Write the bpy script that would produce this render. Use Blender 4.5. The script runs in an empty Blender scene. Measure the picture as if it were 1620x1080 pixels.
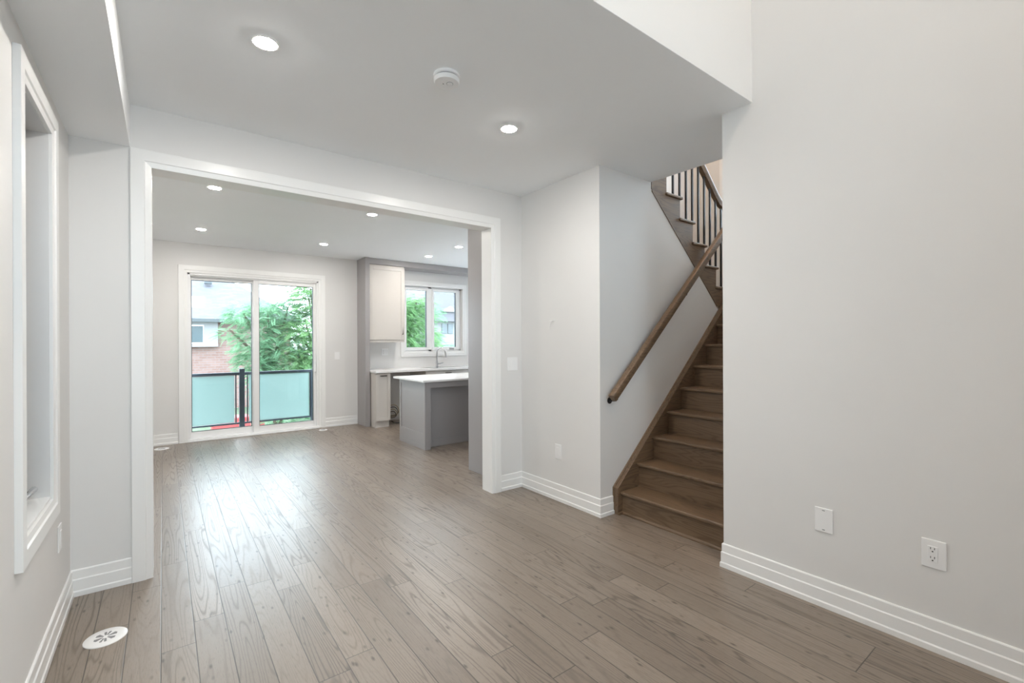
import bpy, bmesh, math, random
import numpy as np
from mathutils import Vector, Matrix
random.seed(4)
sc = bpy.context.scene
COL = sc.collection

# ------------------------------------------------------------------ camera
CAM_H = 1.365
_y, _p, _r = [math.radians(a) for a in (37.143, -0.038, -0.2305)]
FW = Vector((math.sin(_y)*math.cos(_p), math.cos(_y)*math.cos(_p), math.sin(_p)))
RT0 = Vector((math.cos(_y), -math.sin(_y), 0)); UP0 = RT0.cross(FW)
RT = RT0*math.cos(_r) + UP0*math.sin(_r); UP = -RT0*math.sin(_r) + UP0*math.cos(_r)
cd = bpy.data.cameras.new('camera'); cam = bpy.data.objects.new('camera', cd); COL.objects.link(cam)
cd.sensor_fit = 'HORIZONTAL'; cd.sensor_width = 36; cd.lens = 728.66/1620*36
cd.clip_start = 0.05; cd.clip_end = 500
cam.matrix_world = Matrix(((RT.x, UP.x, -FW.x, 0), (RT.y, UP.y, -FW.y, 0), (RT.z, UP.z, -FW.z, CAM_H), (0, 0, 0, 1)))
sc.camera = cam
# ------------------------------------------------------------------ world, exposure
w = bpy.data.worlds.new('overcast_sky'); sc.world = w; w.use_nodes = True
bg = w.node_tree.nodes['Background']; bg.inputs[0].default_value = (0.77, 0.885, 1.0, 1); bg.inputs[1].default_value = 7.6
POT = 370.0
sc.view_settings.view_transform = 'Standard'; sc.view_settings.look = 'None'
sc.view_settings.exposure = 0.73; sc.view_settings.gamma = 1; sc.view_settings.use_curve_mapping = False
cy = sc.cycles
cy.use_denoising = True; cy.max_bounces = 12; cy.diffuse_bounces = 7; cy.glossy_bounces = 4
cy.transmission_bounces = 8; cy.transparent_max_bounces = 12; cy.sample_clamp_indirect = 6
cy.caustics_reflective = False; cy.caustics_refractive = False

def portal(name, loc, size, direction):
    l = bpy.data.lights.new(name, 'AREA'); l.shape = 'RECTANGLE'; l.size, l.size_y = size
    l.cycles.is_portal = True
    o = bpy.data.objects.new(name, l); COL.objects.link(o); o.location = loc
    o.rotation_euler = Vector(direction).to_track_quat('-Z', 'Z' if abs(direction[2]) < .5 else 'Y').to_euler()

# ------------------------------------------------------------------ layout numbers (metres; eye above x=0,y=0)
XL, YB, XR, YS, YE, YD, CZ = -0.402, 3.407, 2.693, 2.430, 1.447, 1.271, 2.726
YF, ZB, XB, XST, YB2 = 7.69, 2.482, -0.147, 3.349, 3.545
YBACK, ZTOP, XE = -2.4, 5.4, 5.7
FWIN = ((-.37, .58, .40, 2.25), (.05, 1.13, 2.42, 4.60))      # windows behind the camera, the low one added for its light: x0, x1, z0, z1
for _n, (_a, _b, _c, _d) in zip(('low', 'high'), FWIN):
    portal('daylight_front_'+_n, ((_a+_b)/2, YBACK-.16, (_c+_d)/2), (_b-_a+.1, _d-_c+.1), (0, 1, 0))
portal('daylight_stairs', (XE+.12, 2.4, 3.8), (1.5, 2.4), (-1, 0, 0))
portal('daylight_patio_door', (1.11, YF+.16, 1.2), (1.75, 2.3), (0, -1, 0))
portal('daylight_kitchen', (4.03, YF+.16, 1.77), (1.25, 1.25), (0, -1, 0))
portal('daylight_side', (XL-.2, 2.6, 1.48), (.58, 1.7), (1, 0, 0))

# ------------------------------------------------------------------ materials
def newmat(name):
    m = bpy.data.materials.new(name); m.use_nodes = True
    nt = m.node_tree; return m, nt, nt.nodes['Principled BSDF']
class NG:
    """tiny helper for shader maths"""
    def __init__(s, nt): s.nt = nt
    def n(s, t, **kw):
        x = s.nt.nodes.new(t)
        for k, v in kw.items(): setattr(x, k, v)
        return x
    def put(s, sock, v):
        if isinstance(v, bpy.types.NodeSocket): s.nt.links.new(v, sock)
        else: sock.default_value = v
    def m(s, op, a, b=0.0, c=None, clamp=False):
        x = s.n('ShaderNodeMath', operation=op, use_clamp=clamp)
        s.put(x.inputs[0], a); s.put(x.inputs[1], b)
        if c is not None: s.put(x.inputs[2], c)
        return x.outputs[0]
    def comb(s, a, b, c):
        x = s.n('ShaderNodeCombineXYZ')
        for i, v in enumerate((a, b, c)): s.put(x.inputs[i], v)
        return x.outputs[0]
    def noise(s, vec, scale=1, detail=2, rough=.5, dist=0):
        x = s.n('ShaderNodeTexNoise'); s.put(x.inputs['Vector'], vec)
        x.inputs['Scale'].default_value = scale; x.inputs['Detail'].default_value = detail
        x.inputs['Roughness'].default_value = rough; x.inputs['Distortion'].default_value = dist
        return x.outputs[0]
    def white(s, vec, dim='3D'):
        x = s.n('ShaderNodeTexWhiteNoise', noise_dimensions=dim)
        if dim == '1D': s.put(x.inputs['W'], vec)
        else: s.put(x.inputs['Vector'], vec)
        return x.outputs[0]
    def mix(s, f, a, b, blend='MIX'):
        x = s.n('ShaderNodeMix', data_type='RGBA', blend_type=blend)
        s.put(x.inputs[0], f)
        for i, v in ((6, a), (7, b)):
            if isinstance(v, tuple): v = (*v[:3], 1)
            s.put(x.inputs[i], v)
        return x.outputs[2]
    def ramp(s, f, stops):
        x = s.n('ShaderNodeValToRGB'); s.put(x.inputs[0], f)
        e = x.color_ramp.elements
        while len(e) < len(stops): e.new(.5)
        for i, (p, c) in enumerate(stops):
            e[i].position = p; e[i].color = (*c, 1) if isinstance(c, tuple) else (c, c, c, 1)
        return x.outputs[0]
    def bump(s, h, strength, dist=.001):
        x = s.n('ShaderNodeBump'); s.put(x.inputs['Height'], h)
        x.inputs['Strength'].default_value = strength; x.inputs['Distance'].default_value = dist
        return x.outputs[0]
def pos(g): return g.n('ShaderNodeTexCoord').outputs['Object']

def paint(name, col, rough=.5, var=.015, bscale=260, bstr=.05, metallic=0, spec=.5):
    m, nt, b = newmat(name); g = NG(nt); P = pos(g)
    n = g.noise(P, 2.3, 3)
    c = g.mix(n, tuple(max(0, v-var) for v in col), tuple(v+var for v in col))
    nt.links.new(c, b.inputs['Base Color']); b.inputs['Roughness'].default_value = rough
    b.inputs['Metallic'].default_value = metallic; b.inputs['Specular IOR Level'].default_value = spec
    if bstr: nt.links.new(g.bump(g.noise(P, bscale, 2), bstr, .0006), b.inputs['Normal'])
    return m
WALL = paint('wall_paint', (.755, .748, .736), .55)
CREAM = paint('wall_paint_upper', (.765, .75, .73), .55)
CEIL = paint('ceiling_paint', (.91, .93, .945), .8)
TRIM = paint('trim_gloss_white', (.86, .86, .85), .3, .008, bstr=0)
VINYL = paint('white_vinyl', (.86, .86, .86), .3, .006, bstr=0)
PLATE = paint('switch_plate_plastic', (.86, .86, .86), .28, .004, bstr=0)
GREYC = paint('grey_cabinet_lacquer', (.34, .325, .325), .38, .008, bstr=.01)
WHITEC = paint('white_cabinet_lacquer', (.61, .575, .535), .38, .008, bstr=.01)
QUARTZ = paint('white_quartz', (.84, .83, .82), .15, .02, bstr=0)
BLACK = paint('black_metal', (.02, .021, .024), .35, .005, bstr=0)
RAILM = paint('dark_aluminium', (.030, .045, .065), .4, .005, bstr=0)
CHROME = paint('brushed_steel', (.62, .62, .63), .2, .02, metallic=1, bstr=0)
PULL = paint('pewter_handle', (.07, .06, .055), .4, .02, metallic=.6, bstr=0)
DARK = paint('dark_slot', (.03, .03, .03), .6, .005, bstr=0)
GREYP = paint('grey_vent_slot', (.25, .25, .26), .6, .01, bstr=0)
FOAM = paint('black_rubber', (.035, .033, .03), .7, .01)
COPPER = paint('beige_pex_tube', (.45, .38, .28), .4, .02)
RED = paint('red_plastic', (.25, .035, .035), .5, .03)
GASKET = paint('dark_gasket', (.06, .07, .08), .5, .01, bstr=0)

def emit(name, col, s):
    m = bpy.data.materials.new(name); m.use_nodes = True; nt = m.node_tree; nt.nodes.clear()
    e = nt.nodes.new('ShaderNodeEmission'); o = nt.nodes.new('ShaderNodeOutputMaterial')
    e.inputs[0].default_value = (*col, 1); e.inputs[1].default_value = s; nt.links.new(e.outputs[0], o.inputs[0]); return m
LED = emit('led_diffuser', (1, .95, .89), POT)
WARM = emit('warm_hall_globe', (1, .62, .34), 60)
FILL = emit('added_fill_globe', (1, .80, .62), 95)  # unseen lamp added to brighten and warm the upper walls

def glass(name, tint=(1, 1, 1), refl=.9):
    m = bpy.data.materials.new(name); m.use_nodes = True; nt = m.node_tree; nt.nodes.clear(); g = NG(nt)
    t = g.n('ShaderNodeBsdfTransparent'); t.inputs[0].default_value = (*tint, 1)
    gl = g.n('ShaderNodeBsdfGlossy'); gl.inputs['Roughness'].default_value = .0
    fr = g.n('ShaderNodeFresnel'); fr.inputs[0].default_value = 1.5
    mx = g.n('ShaderNodeMixShader'); nt.links.new(g.m('MULTIPLY', fr.outputs[0], refl), mx.inputs[0])
    nt.links.new(t.outputs[0], mx.inputs[1]); nt.links.new(gl.outputs[0], mx.inputs[2])
    o = g.n('ShaderNodeOutputMaterial'); nt.links.new(mx.outputs[0], o.inputs[0]); return m
GLASS = glass('window_glass', (.96, .985, .98))
def frosted(name, col, tr=.65):
    m = bpy.data.materials.new(name); m.use_nodes = True; nt = m.node_tree; nt.nodes.clear(); g = NG(nt)
    a = g.n('ShaderNodeBsdfTranslucent'); a.inputs[0].default_value = (*col, 1)
    d = g.n('ShaderNodeBsdfDiffuse'); d.inputs[0].default_value = (*col, 1)
    mx = g.n('ShaderNodeMixShader'); mx.inputs[0].default_value = tr
    nt.links.new(d.outputs[0], mx.inputs[1]); nt.links.new(a.outputs[0], mx.inputs[2])
    t = g.n('ShaderNodeBsdfTransparent'); mx2 = g.n('ShaderNodeMixShader'); mx2.inputs[0].default_value = .06
    nt.links.new(mx.outputs[0], mx2.inputs[1]); nt.links.new(t.outputs[0], mx2.inputs[2])
    o = g.n('ShaderNodeOutputMaterial'); nt.links.new(mx2.outputs[0], o.inputs[0]); return m
FROST = frosted('frosted_railing_glass', (.40, .49, .475))

def screen_mat():
    m = bpy.data.materials.new('dimming_screen'); m.use_nodes = True; nt = m.node_tree; nt.nodes.clear(); g = NG(nt)
    t = g.n('ShaderNodeBsdfTransparent'); d = g.n('ShaderNodeBsdfDiffuse'); d.inputs[0].default_value = (.12, .12, .13, 1)
    mx = g.n('ShaderNodeMixShader'); mx.inputs[0].default_value = .6
    nt.links.new(t.outputs[0], mx.inputs[1]); nt.links.new(d.outputs[0], mx.inputs[2])
    o = g.n('ShaderNodeOutputMaterial'); nt.links.new(mx.outputs[0], o.inputs[0]); return m
SCREEN = screen_mat()  # half-clear grey sheet added to dim the side window's daylight
# hardwood floor: planks along Y
def floor_material():
    m, nt, b = newmat('oak_floor_planks'); g = NG(nt); P = pos(g)
    s = g.n('ShaderNodeSeparateXYZ'); nt.links.new(P, s.inputs[0]); X, Y = s.outputs[0], s.outputs[1]
    xs = g.m('DIVIDE', g.m('ADD', X, .139+.1265*40), .1265); i = g.m('FLOOR', xs); fx = g.m('FRACT', xs)
    ri = g.white(i, '1D')
    L = g.m('MULTIPLY_ADD', g.white(g.m('ADD', i, 71.3), '1D'), .9, .85)
    ys = g.m('DIVIDE', g.m('MULTIPLY_ADD', ri, 5.7, g.m('ADD', Y, 30.0)), L)
    j = g.m('FLOOR', ys); fy = g.m('FRACT', ys)
    r1 = g.white(g.comb(i, j, 1.0)); r2 = g.white(g.comb(i, j, 2.0)); r3 = g.white(g.comb(i, j, 3.0))
    ox = g.m('MULTIPLY', r1, 37.0); oy = g.m('MULTIPLY', r2, 53.0)
    # cathedral figure: contour lines of a stretched smooth field
    xg = g.m('ADD', g.m('MULTIPLY', X, 10.0), ox); yg = g.m('ADD', g.m('MULTIPLY', Y, .60), oy)
    fine = g.noise(g.comb(g.m('MULTIPLY', X, 60.0), g.m('MULTIPLY', Y, 9.0), r3), 1, 2)
    field = g.noise(g.comb(xg, yg, g.m('MULTIPLY', r3, 9.0)), .85, 1.5, .45)
    fld = g.m('ADD', field, g.m('MULTIPLY', fine, .012))
    ring = g.m('SINE', g.m('MULTIPLY', fld, g.m('MULTIPLY_ADD', r2, 80.0, 95.0)))
    line = g.m('POWER', g.m('MULTIPLY_ADD', ring, .5, .5), 5.0)
    fibre = g.noise(g.comb(g.m('MULTIPLY', X, 340.0), g.m('MULTIPLY', Y, 7.0), ox), 1, 3, .6)
    pores = g.ramp(g.noise(g.comb(g.m('MULTIPLY', X, 420.0), g.m('MULTIPLY', Y, 26.0), oy), 1, 2), [(.56, 0.0), (.68, 1.0)])
    cloud = g.noise(g.comb(g.m('ADD', g.m('MULTIPLY', X, 5.0), ox), g.m('ADD', g.m('MULTIPLY', Y, 1.6), oy), 0.0), 1, 3)
    # knots
    v = g.n('ShaderNodeTexVoronoi'); v.feature = 'F1'
    nt.links.new(g.comb(g.m('ADD', g.m('MULTIPLY', X, 4.2), ox), g.m('ADD', g.m('MULTIPLY', Y, 1.7), oy), 0.0), v.inputs['Vector'])
    wob = g.m('MULTIPLY', g.noise(g.comb(g.m('MULTIPLY', X, 30.0), g.m('MULTIPLY', Y, 14.0), 0.0), 1, 3), .16)
    kd = g.m('ADD', v.outputs['Distance'], wob)
    knot = g.ramp(kd, [(.12, 1.0), (.26, 0.0)])
    base = g.mix(r1, (.185, .149, .117), (.300, .248, .202))
    base = g.mix(g.m('MULTIPLY', r3, .35), base, (.165, .134, .110))
    base = g.mix(g.m('MULTIPLY', cloud, .5), base, (.29, .228, .175))
    col = g.mix(g.m('MULTIPLY', g.m('MULTIPLY', line, g.m('MULTIPLY_ADD', g.white(g.comb(i, j, 4.0)), .75, .25)), g.m('MULTIPLY_ADD', cloud, 1.1, .06)), base, (.065, .047, .035))
    col = g.mix(g.m('MULTIPLY', g.m('ABSOLUTE', g.m('SUBTRACT', fibre, .5)), 1.1), col, (.12, .088, .064))
    col = g.mix(g.m('MULTIPLY', pores, .35), col, (.085, .062, .046))
    col = g.mix(g.m('MULTIPLY', knot, .8), col, (.045, .03, .022))
    ex = g.m('MINIMUM', fx, g.m('SUBTRACT', 1.0, fx)); ey = g.m('MULTIPLY', g.m('MINIMUM', fy, g.m('SUBTRACT', 1.0, fy)), g.m('DIVIDE', L, .1265))
    e = g.m('MINIMUM', ex, ey); seam = g.ramp(e, [(.009, 1.0), (.022, 0.0)])
    col = g.mix(g.m('MULTIPLY', seam, .85), col, (.035, .026, .02))
    nt.links.new(col, b.inputs['Base Color'])
    nt.links.new(g.m('ADD', g.m('MULTIPLY_ADD', line, .08, .29), g.m('MULTIPLY', cloud, .10)), b.inputs['Roughness'])
    b.inputs['Specular IOR Level'].default_value = .5; b.inputs['Coat Weight'].default_value = .35; b.inputs['Coat Roughness'].default_value = .42
    h = g.m('SUBTRACT', g.m('MULTIPLY', line, -.25), g.m('ADD', g.m('MULTIPLY', seam, 2.2), g.m('MULTIPLY', fibre, .25)))
    h = g.m('ADD', h, g.m('MULTIPLY', r2, .25))
    nt.links.new(g.bump(h, .45, .0005), b.inputs['Normal'])
    return m
FLOOR = floor_material()

def wood(name, axis, cols, rough=.38, scale=1.0):
    """stained oak whose grain runs along axis (0,1,2)"""
    m, nt, b = newmat(name); g = NG(nt); P = pos(g)
    s = g.n('ShaderNodeSeparateXYZ'); nt.links.new(P, s.inputs[0])
    k = [11.0*scale]*3; k[axis] = 1.2*scale
    rnd = g.n('ShaderNodeObjectInfo').outputs['Random']
    v = g.comb(*[g.m('ADD', g.m('MULTIPLY', s.outputs[a], k[a]), g.m('MULTIPLY', rnd, 41.0)) for a in range(3)])
    field = g.noise(v, 1, 1.5, .45)
    line = g.m('POWER', g.m('MULTIPLY_ADD', g.m('SINE', g.m('MULTIPLY', field, 95.0)), .5, .5), 2.5)
    k = [260.0]*3; k[axis] = 7.0
    fib = g.noise(g.comb(*[g.m('MULTIPLY', s.outputs[a], k[a]) for a in range(3)]), 1, 3)
    col = g.mix(rnd, cols[0], cols[1]); col = g.mix(g.m('MULTIPLY', line, .5), col, cols[2])
    col = g.mix(g.m('MULTIPLY', fib, .5), col, cols[2])
    nt.links.new(col, b.inputs['Base Color']); b.inputs['Roughness'].default_value = rough
    nt.links.new(g.bump(g.m('ADD', line, fib), .3, .0004), b.inputs['Normal'])
    return m
OAK = ((.220, .145, .088), (.195, .130, .080), (.068, .040, .022))
OAK_Y = wood('stained_oak_along_depth', 1, OAK)
OAK_X = wood('stained_oak_along_run', 0, OAK)
OAK_Z = wood('stained_oak_vertical', 2, OAK)

def brick_mat():
    m, nt, b = newmat('red_brick'); g = NG(nt)
    s = g.n('ShaderNodeSeparateXYZ'); nt.links.new(pos(g), s.inputs[0])
    t = g.n('ShaderNodeTexBrick'); nt.links.new(g.comb(g.m('ADD', s.outputs[0], s.outputs[1]), s.outputs[2], 0.0), t.inputs['Vector'])
    t.inputs['Color1'].default_value = (.15, .085, .07, 1); t.inputs['Color2'].default_value = (.19, .12, .105, 1); t.inputs['Mortar'].default_value = (.17, .145, .14, 1)
    t.inputs['Scale'].default_value = 1; t.inputs['Brick Width'].default_value = .42; t.inputs['Row Height'].default_value = .15; t.inputs['Mortar Size'].default_value = .015
    nt.links.new(t.outputs[0], b.inputs['Base Color']); b.inputs['Roughness'].default_value = .9; return m
def shingle_mat():
    m, nt, b = newmat('grey_shingles'); g = NG(nt)
    s = g.n('ShaderNodeSeparateXYZ'); nt.links.new(pos(g), s.inputs[0])
    t = g.n('ShaderNodeTexBrick'); nt.links.new(g.comb(s.outputs[0], g.m('ADD', s.outputs[1], s.outputs[2]), 0.0), t.inputs['Vector'])
    t.inputs['Color1'].default_value = (.066, .067, .078, 1); t.inputs['Color2'].default_value = (.095, .096, .108, 1); t.inputs['Mortar'].default_value = (.055, .056, .065, 1)
    t.inputs['Scale'].default_value = 1; t.inputs['Brick Width'].default_value = .5; t.inputs['Row Height'].default_value = .26; t.inputs['Mortar Size'].default_value = .012
    n = g.noise(pos(g), 6, 4); nt.links.new(g.mix(g.m('MULTIPLY', n, .5), t.outputs[0], (.105, .105, .12)), b.inputs['Base Color']); b.inputs['Roughness'].default_value = .9; return m
BRICK, SHINGLE = brick_mat(), shingle_mat()
SIDING = paint('white_siding', (.21, .21, .215), .7, .02)
PALESH = paint('pale_roof_shingles', (.135, .13, .145), .9, .02, 3, .3)
HGLASS = paint('far_window_glass', (.07, .09, .10), .15, .02, bstr=0)
EAVE = paint('dark_eave', (.05, .06, .065), .6, .01)
BARK = paint('tree_bark', (.10, .07, .05), .9, .03, 20, .6)
def leaf_mat(name, a, b_, c_):
    m = bpy.data.materials.new(name); m.use_nodes = True; nt = m.node_tree; nt.nodes.clear(); g = NG(nt)
    P = pos(g); n = g.noise(P, 3.2, 3)
    at = g.n('ShaderNodeAttribute', attribute_name='tone')
    col = g.mix(at.outputs['Fac'], a, b_); col = g.mix(g.ramp(n, [(.4, 0.0), (.65, .8)]), col, c_)
    d = g.n('ShaderNodeBsdfDiffuse'); t = g.n('ShaderNodeBsdfTranslucent'); mx = g.n('ShaderNodeMixShader'); mx.inputs[0].default_value = .42
    nt.links.new(col, d.inputs[0]); nt.links.new(col, t.inputs[0]); nt.links.new(d.outputs[0], mx.inputs[1]); nt.links.new(t.outputs[0], mx.inputs[2])
    o = g.n('ShaderNodeOutputMaterial'); nt.links.new(mx.outputs[0], o.inputs[0]); return m
LEAF = leaf_mat('compound_leaves', (.10, .22, .125), (.25, .42, .25), (.20, .36, .22))
LEAF2 = leaf_mat('bright_leaves', (.10, .21, .09), (.26, .43, .19), (.19, .34, .16))
GRASS = paint('lawn_grass', (.06, .085, .045), .95, .05, 12, .5)

# ------------------------------------------------------------------ geometry helpers
class MB:
    def __init__(s): s.v = []; s.f = []; s.mi = []
    def add(s, vs, fs, mi=0):
        o = len(s.v); s.v += [tuple(v) for v in vs]; s.f += [tuple(o+i for i in f) for f in fs]; s.mi += [mi]*len(fs)
    def box(s, x0, x1, y0, y1, z0, z1, mi=0):
        vs = [(x, y, z) for x in (x0, x1) for y in (y0, y1) for z in (z0, z1)]
        s.add(vs, [(0, 1, 3, 2), (4, 6, 7, 5), (0, 4, 5, 1), (2, 3, 7, 6), (0, 2, 6, 4), (1, 5, 7, 3)], mi); return s
    def prism(s, pts, axis, a, b, mi=0):
        """extrude 2D polygon pts along axis from a to b; pts in the other two axes' order (xyz minus axis)"""
        def P(p, t):
            q = list(p); q.insert(axis, t); return q
        n = len(pts); vs = [P(p, a) for p in pts]+[P(p, b) for p in pts]
        s.add(vs, [tuple(range(n)), tuple(range(2*n-1, n-1, -1))]+[(i, (i+1) % n, n+(i+1) % n, n+i) for i in range(n)], mi); return s
    def tube(s, pts, r, n=12, mi=0, flat=1.0):
        pts = [Vector(p) for p in pts]; rings = []; up = None
        rr = r if isinstance(r, (list, tuple)) else [r]*len(pts)
        for i, p in enumerate(pts):
            t = ((pts[i]-pts[i-1]).normalized() if i else Vector()) + ((pts[i+1]-pts[i]).normalized() if i < len(pts)-1 else Vector())
            t.normalize()
            if up is None: up = Vector((0, 0, 1)) if abs(t.z) < .9 else Vector((1, 0, 0))
            a = t.cross(up).normalized(); b = a.cross(t).normalized(); up = b
            rings.append([p+(a*math.cos(2*math.pi*k/n)*flat+b*math.sin(2*math.pi*k/n))*rr[i] for k in range(n)])
        vs = [v for R in rings for v in R]; fs = []
        for i in range(len(rings)-1):
            for k in range(n): fs.append((i*n+k, i*n+(k+1) % n, (i+1)*n+(k+1) % n, (i+1)*n+k))
        fs += [tuple(range(n-1, -1, -1)), tuple(range(len(vs)-n, len(vs)))]
        s.add(vs, fs, mi); return s
    def lathe(s, c, prof, n=40, axis=2, mi=0):
        """prof: list of (radius, offset along axis)"""
        vs = []; fs = []
        for r, h in prof:
            for k in range(n):
                a = 2*math.pi*k/n; q = [r*math.cos(a), r*math.sin(a)]; q.insert(axis, h)
                vs.append((c[0]+q[0], c[1]+q[1], c[2]+q[2]))
        for i in range(len(prof)-1):
            for k in range(n): fs.append((i*n+k, i*n+(k+1) % n, (i+1)*n+(k+1) % n, (i+1)*n+k))
        fs += [tuple(range(n-1, -1, -1)), tuple(range(len(vs)-n, len(vs)))]
        s.add(vs, fs, mi); return s
    def sweep(s, path, prof, place, closed=False, mi=0):
        """mitred sweep of profile (d outward from path, t thickness) along a 2D polyline. place(u,v,t)->xyz.
        outward = right-hand side of travel direction."""
        P = [Vector(p) for p in path]; n = len(P); m = len(prof); vs = []
        for i in range(n):
            a = (P[i]-P[i-1]).normalized() if (i or closed) else None
            b = (P[(i+1) % n]-P[i]).normalized() if (i < n-1 or closed) else None
            na = Vector((a.y, -a.x)) if a else None; nb = Vector((b.y, -b.x)) if b else None
            if na is None: o = nb
            elif nb is None: o = na
            else: o = (na+nb)/(1+na.dot(nb))
            for d, t in prof:
                q = P[i]+o*d; vs.append(place(q.x, q.y, t))
        fs = []; seg = n if closed else n-1
        for i in range(seg):
            j = (i+1) % n
            for k in range(m): fs.append((i*m+k, i*m+(k+1) % m, j*m+(k+1) % m, j*m+k))
        if not closed: fs += [tuple(range(m-1, -1, -1)), tuple(range((n-1)*m, n*m))]
        s.add(vs, fs, mi); return s
    def build(s, name, mats, parent=None, bevel=0, smooth=False, seg=2):
        me = bpy.data.meshes.new(name); me.from_pydata(s.v, [], s.f)
        if not isinstance(mats, (list, tuple)): mats = [mats]
        for m_ in mats: me.materials.append(m_)
        me.polygons.foreach_set('material_index', s.mi)
        bm = bmesh.new(); bm.from_mesh(me); bmesh.ops.recalc_face_normals(bm, faces=bm.faces); bm.to_mesh(me); bm.free()
        o = bpy.data.objects.new(name, me); COL.objects.link(o)
        if parent:
            o.parent = parent
            pl = Vector(); q = parent
            while q: pl += q.location; q = q.parent
            me.transform(Matrix.Translation(-pl))
        if bevel:
            b = o.modifiers.new('edge', 'BEVEL'); b.width = bevel; b.segments = seg; b.limit_method = 'ANGLE'; b.angle_limit = math.radians(35)
        if smooth:
            for p in me.polygons: p.use_smooth = True
            me.set_sharp_from_angle(angle=math.radians(40))
        me.update(); return o
def box(*a, **k): return MB().box(*a, **k)
def tag(o, label, cat, group=None, kind=None):
    o['label'] = label; o['category'] = cat
    if group: o['group'] = group
    if kind: o['kind'] = kind
    return o
def empty(name, loc, label=None, cat=None, group=None):
    o = bpy.data.objects.new(name, None); COL.objects.link(o); o.location = loc; o.empty_display_size = .1
    if label: tag(o, label, cat, group)
    return o
def struct(o, label=None, cat=None):
    o['kind'] = 'structure'
    if label: o['label'] = label; o['category'] = cat
    return o

# ------------------------------------------------------------------ the shell
def S(name, mb, mat, label, cat, **k): return struct(mb.build(name, mat, **k), label, cat)
S('floor', box(XL-.14, XE, YBACK-.15, YF+.14, -.12, 0), FLOOR, 'grey-brown oak plank floor running through both rooms', 'floor')
b = MB()
b.box(XL-.14, XR, YD, YB, CZ, CZ+.3).box(XR, XST, YD, YS, CZ, CZ+.3).box(XR, XST, YS, YB, CZ, CZ+.3)
S('ceiling', b, CEIL, 'flat white ceiling over the empty front room', 'ceiling')
S('ceiling_kitchen', box(XL-.14, XE+.6, YB+.02, YF+.14, CZ+.0005, CZ+.3), CEIL, 'flat white ceiling over the kitchen room with six lights', 'ceiling')
S('ceiling_upper', box(XL-.14, XE, YBACK-.15, YB+.14, ZTOP, ZTOP+.1), CEIL, 'high ceiling over the double-height space', 'ceiling')
# left wall with the tall side window
WY0, WY1, WZ0, WZ1 = 2.335, 2.86, .675, 2.29
b = MB(); x0, x1 = XL-.14, XL
b.box(x0, x1, YBACK-.15, WY0, 0, ZTOP).box(x0, x1, WY1, YF+.14, 0, ZTOP).box(x0, x1, WY0, WY1, 0, WZ0).box(x0, x1, WY0, WY1, WZ1, ZTOP)
S('wall_left', b, WALL, 'white side wall with one tall narrow window', 'wall')
# bulkhead along the left wall
S('ceiling_bulkhead', box(XL, XB, YD, YB, ZB, CZ), CEIL, 'boxed white bulkhead under the ceiling along the window wall', 'bulkhead')
# back wall with the wide cased opening
OX0, OX1, OZ = -.050, 2.345, 2.380
b = MB()
b.box(XL, OX0-.006, YB, YB2, 0, CZ).box(OX1+.006, XR+.1, YB, YB2, 0, CZ).box(OX0-.006, OX1+.006, YB, YB2, OZ+.006, CZ)
S('wall_back', b, WALL, 'white wall pierced by the wide cased opening to the kitchen', 'wall')
# return wall + stair wall block
b = MB()
b.box(XR, XR+.12, YS, YB, 0, CZ)
# stair wall under the upper flight, top edge following its stringer
b.prism([(XR+.12, 0), (4.9, 0), (4.9, 1.30), (4.41, 1.716), (3.345, 2.668), (3.345, CZ), (XR+.12, CZ)], 1, YS, YS+.10)
S('wall_stair', b, WALL, 'white wall beside the stairs carrying the wooden handrail', 'wall')
# right wall (double height) and its return along the stair
b = MB()
b.box(XR, XR+.14, YBACK-.15, YE, 0, ZTOP).box(XR+.14, XE, YE-.12, YE, 0, ZTOP)
S('wall_right', b, WALL, 'tall bare white wall rising past the ceiling edge', 'wall')
S('wall_upper', box(XL, XR, YD, YD+.10, CZ+.3, ZTOP), CREAM, 'cream upper wall face above the ceiling edge', 'wall')
S('wall_upper_fascia', box(XL, XR, YD-.001, YD+.10, CZ+.0008, CZ+.3), CREAM, 'cream face at the ceiling edge of the double-height space', 'wall')
b = MB(); b.box(XR+.12, XE, YB, YB2, 0, ZTOP).box(XL, XR+.12, YB, YB2, CZ+.3, ZTOP)
S('wall_stairwell', b, CREAM, 'cream wall on the far side of the stairwell', 'wall')
S('wall_stairwell_end', box(XE, XE+.1, YBACK-.15, 1.7, 0, ZTOP).box(XE, XE+.1, 3.1, YB2, 0, ZTOP).box(XE, XE+.1, 1.7, 3.1, 0, 2.65).box(XE, XE+.1, 1.7, 3.1, 4.95, ZTOP), CREAM, 'end wall of the stairwell', 'wall')
# far wall with patio door and kitchen window
DX0, DX1, DZ = .262, 1.972, 2.325
KX0, KX1, KZ0, KZ1 = 3.43, 4.625, 1.175, 2.375
b = MB(); y0, y1 = YF, YF+.14
b.box(XL, DX0, y0, y1, 0, CZ).box(DX0, DX1, y0, y1, DZ, CZ).box(DX1, KX0, y0, y1, 0, CZ).box(KX0, KX1, y0, y1, 0, KZ0).box(KX0, KX1, y0, y1, KZ1, CZ).box(KX1, XE+.6, y0, y1, 0, CZ)
S('wall_far', b, WALL, 'white far wall holding the sliding patio door', 'wall')
S('wall_kitchen_end', box(XE+.5, XE+.6, YB2, YF, 0, CZ), WALL, 'white end wall of the kitchen', 'wall')
S('wall_kitchen_front', box(XR+.1, XE+.6, YB2-.1, YB2, 0, CZ), WALL, 'white wall behind the tall cabinets', 'wall')
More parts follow.
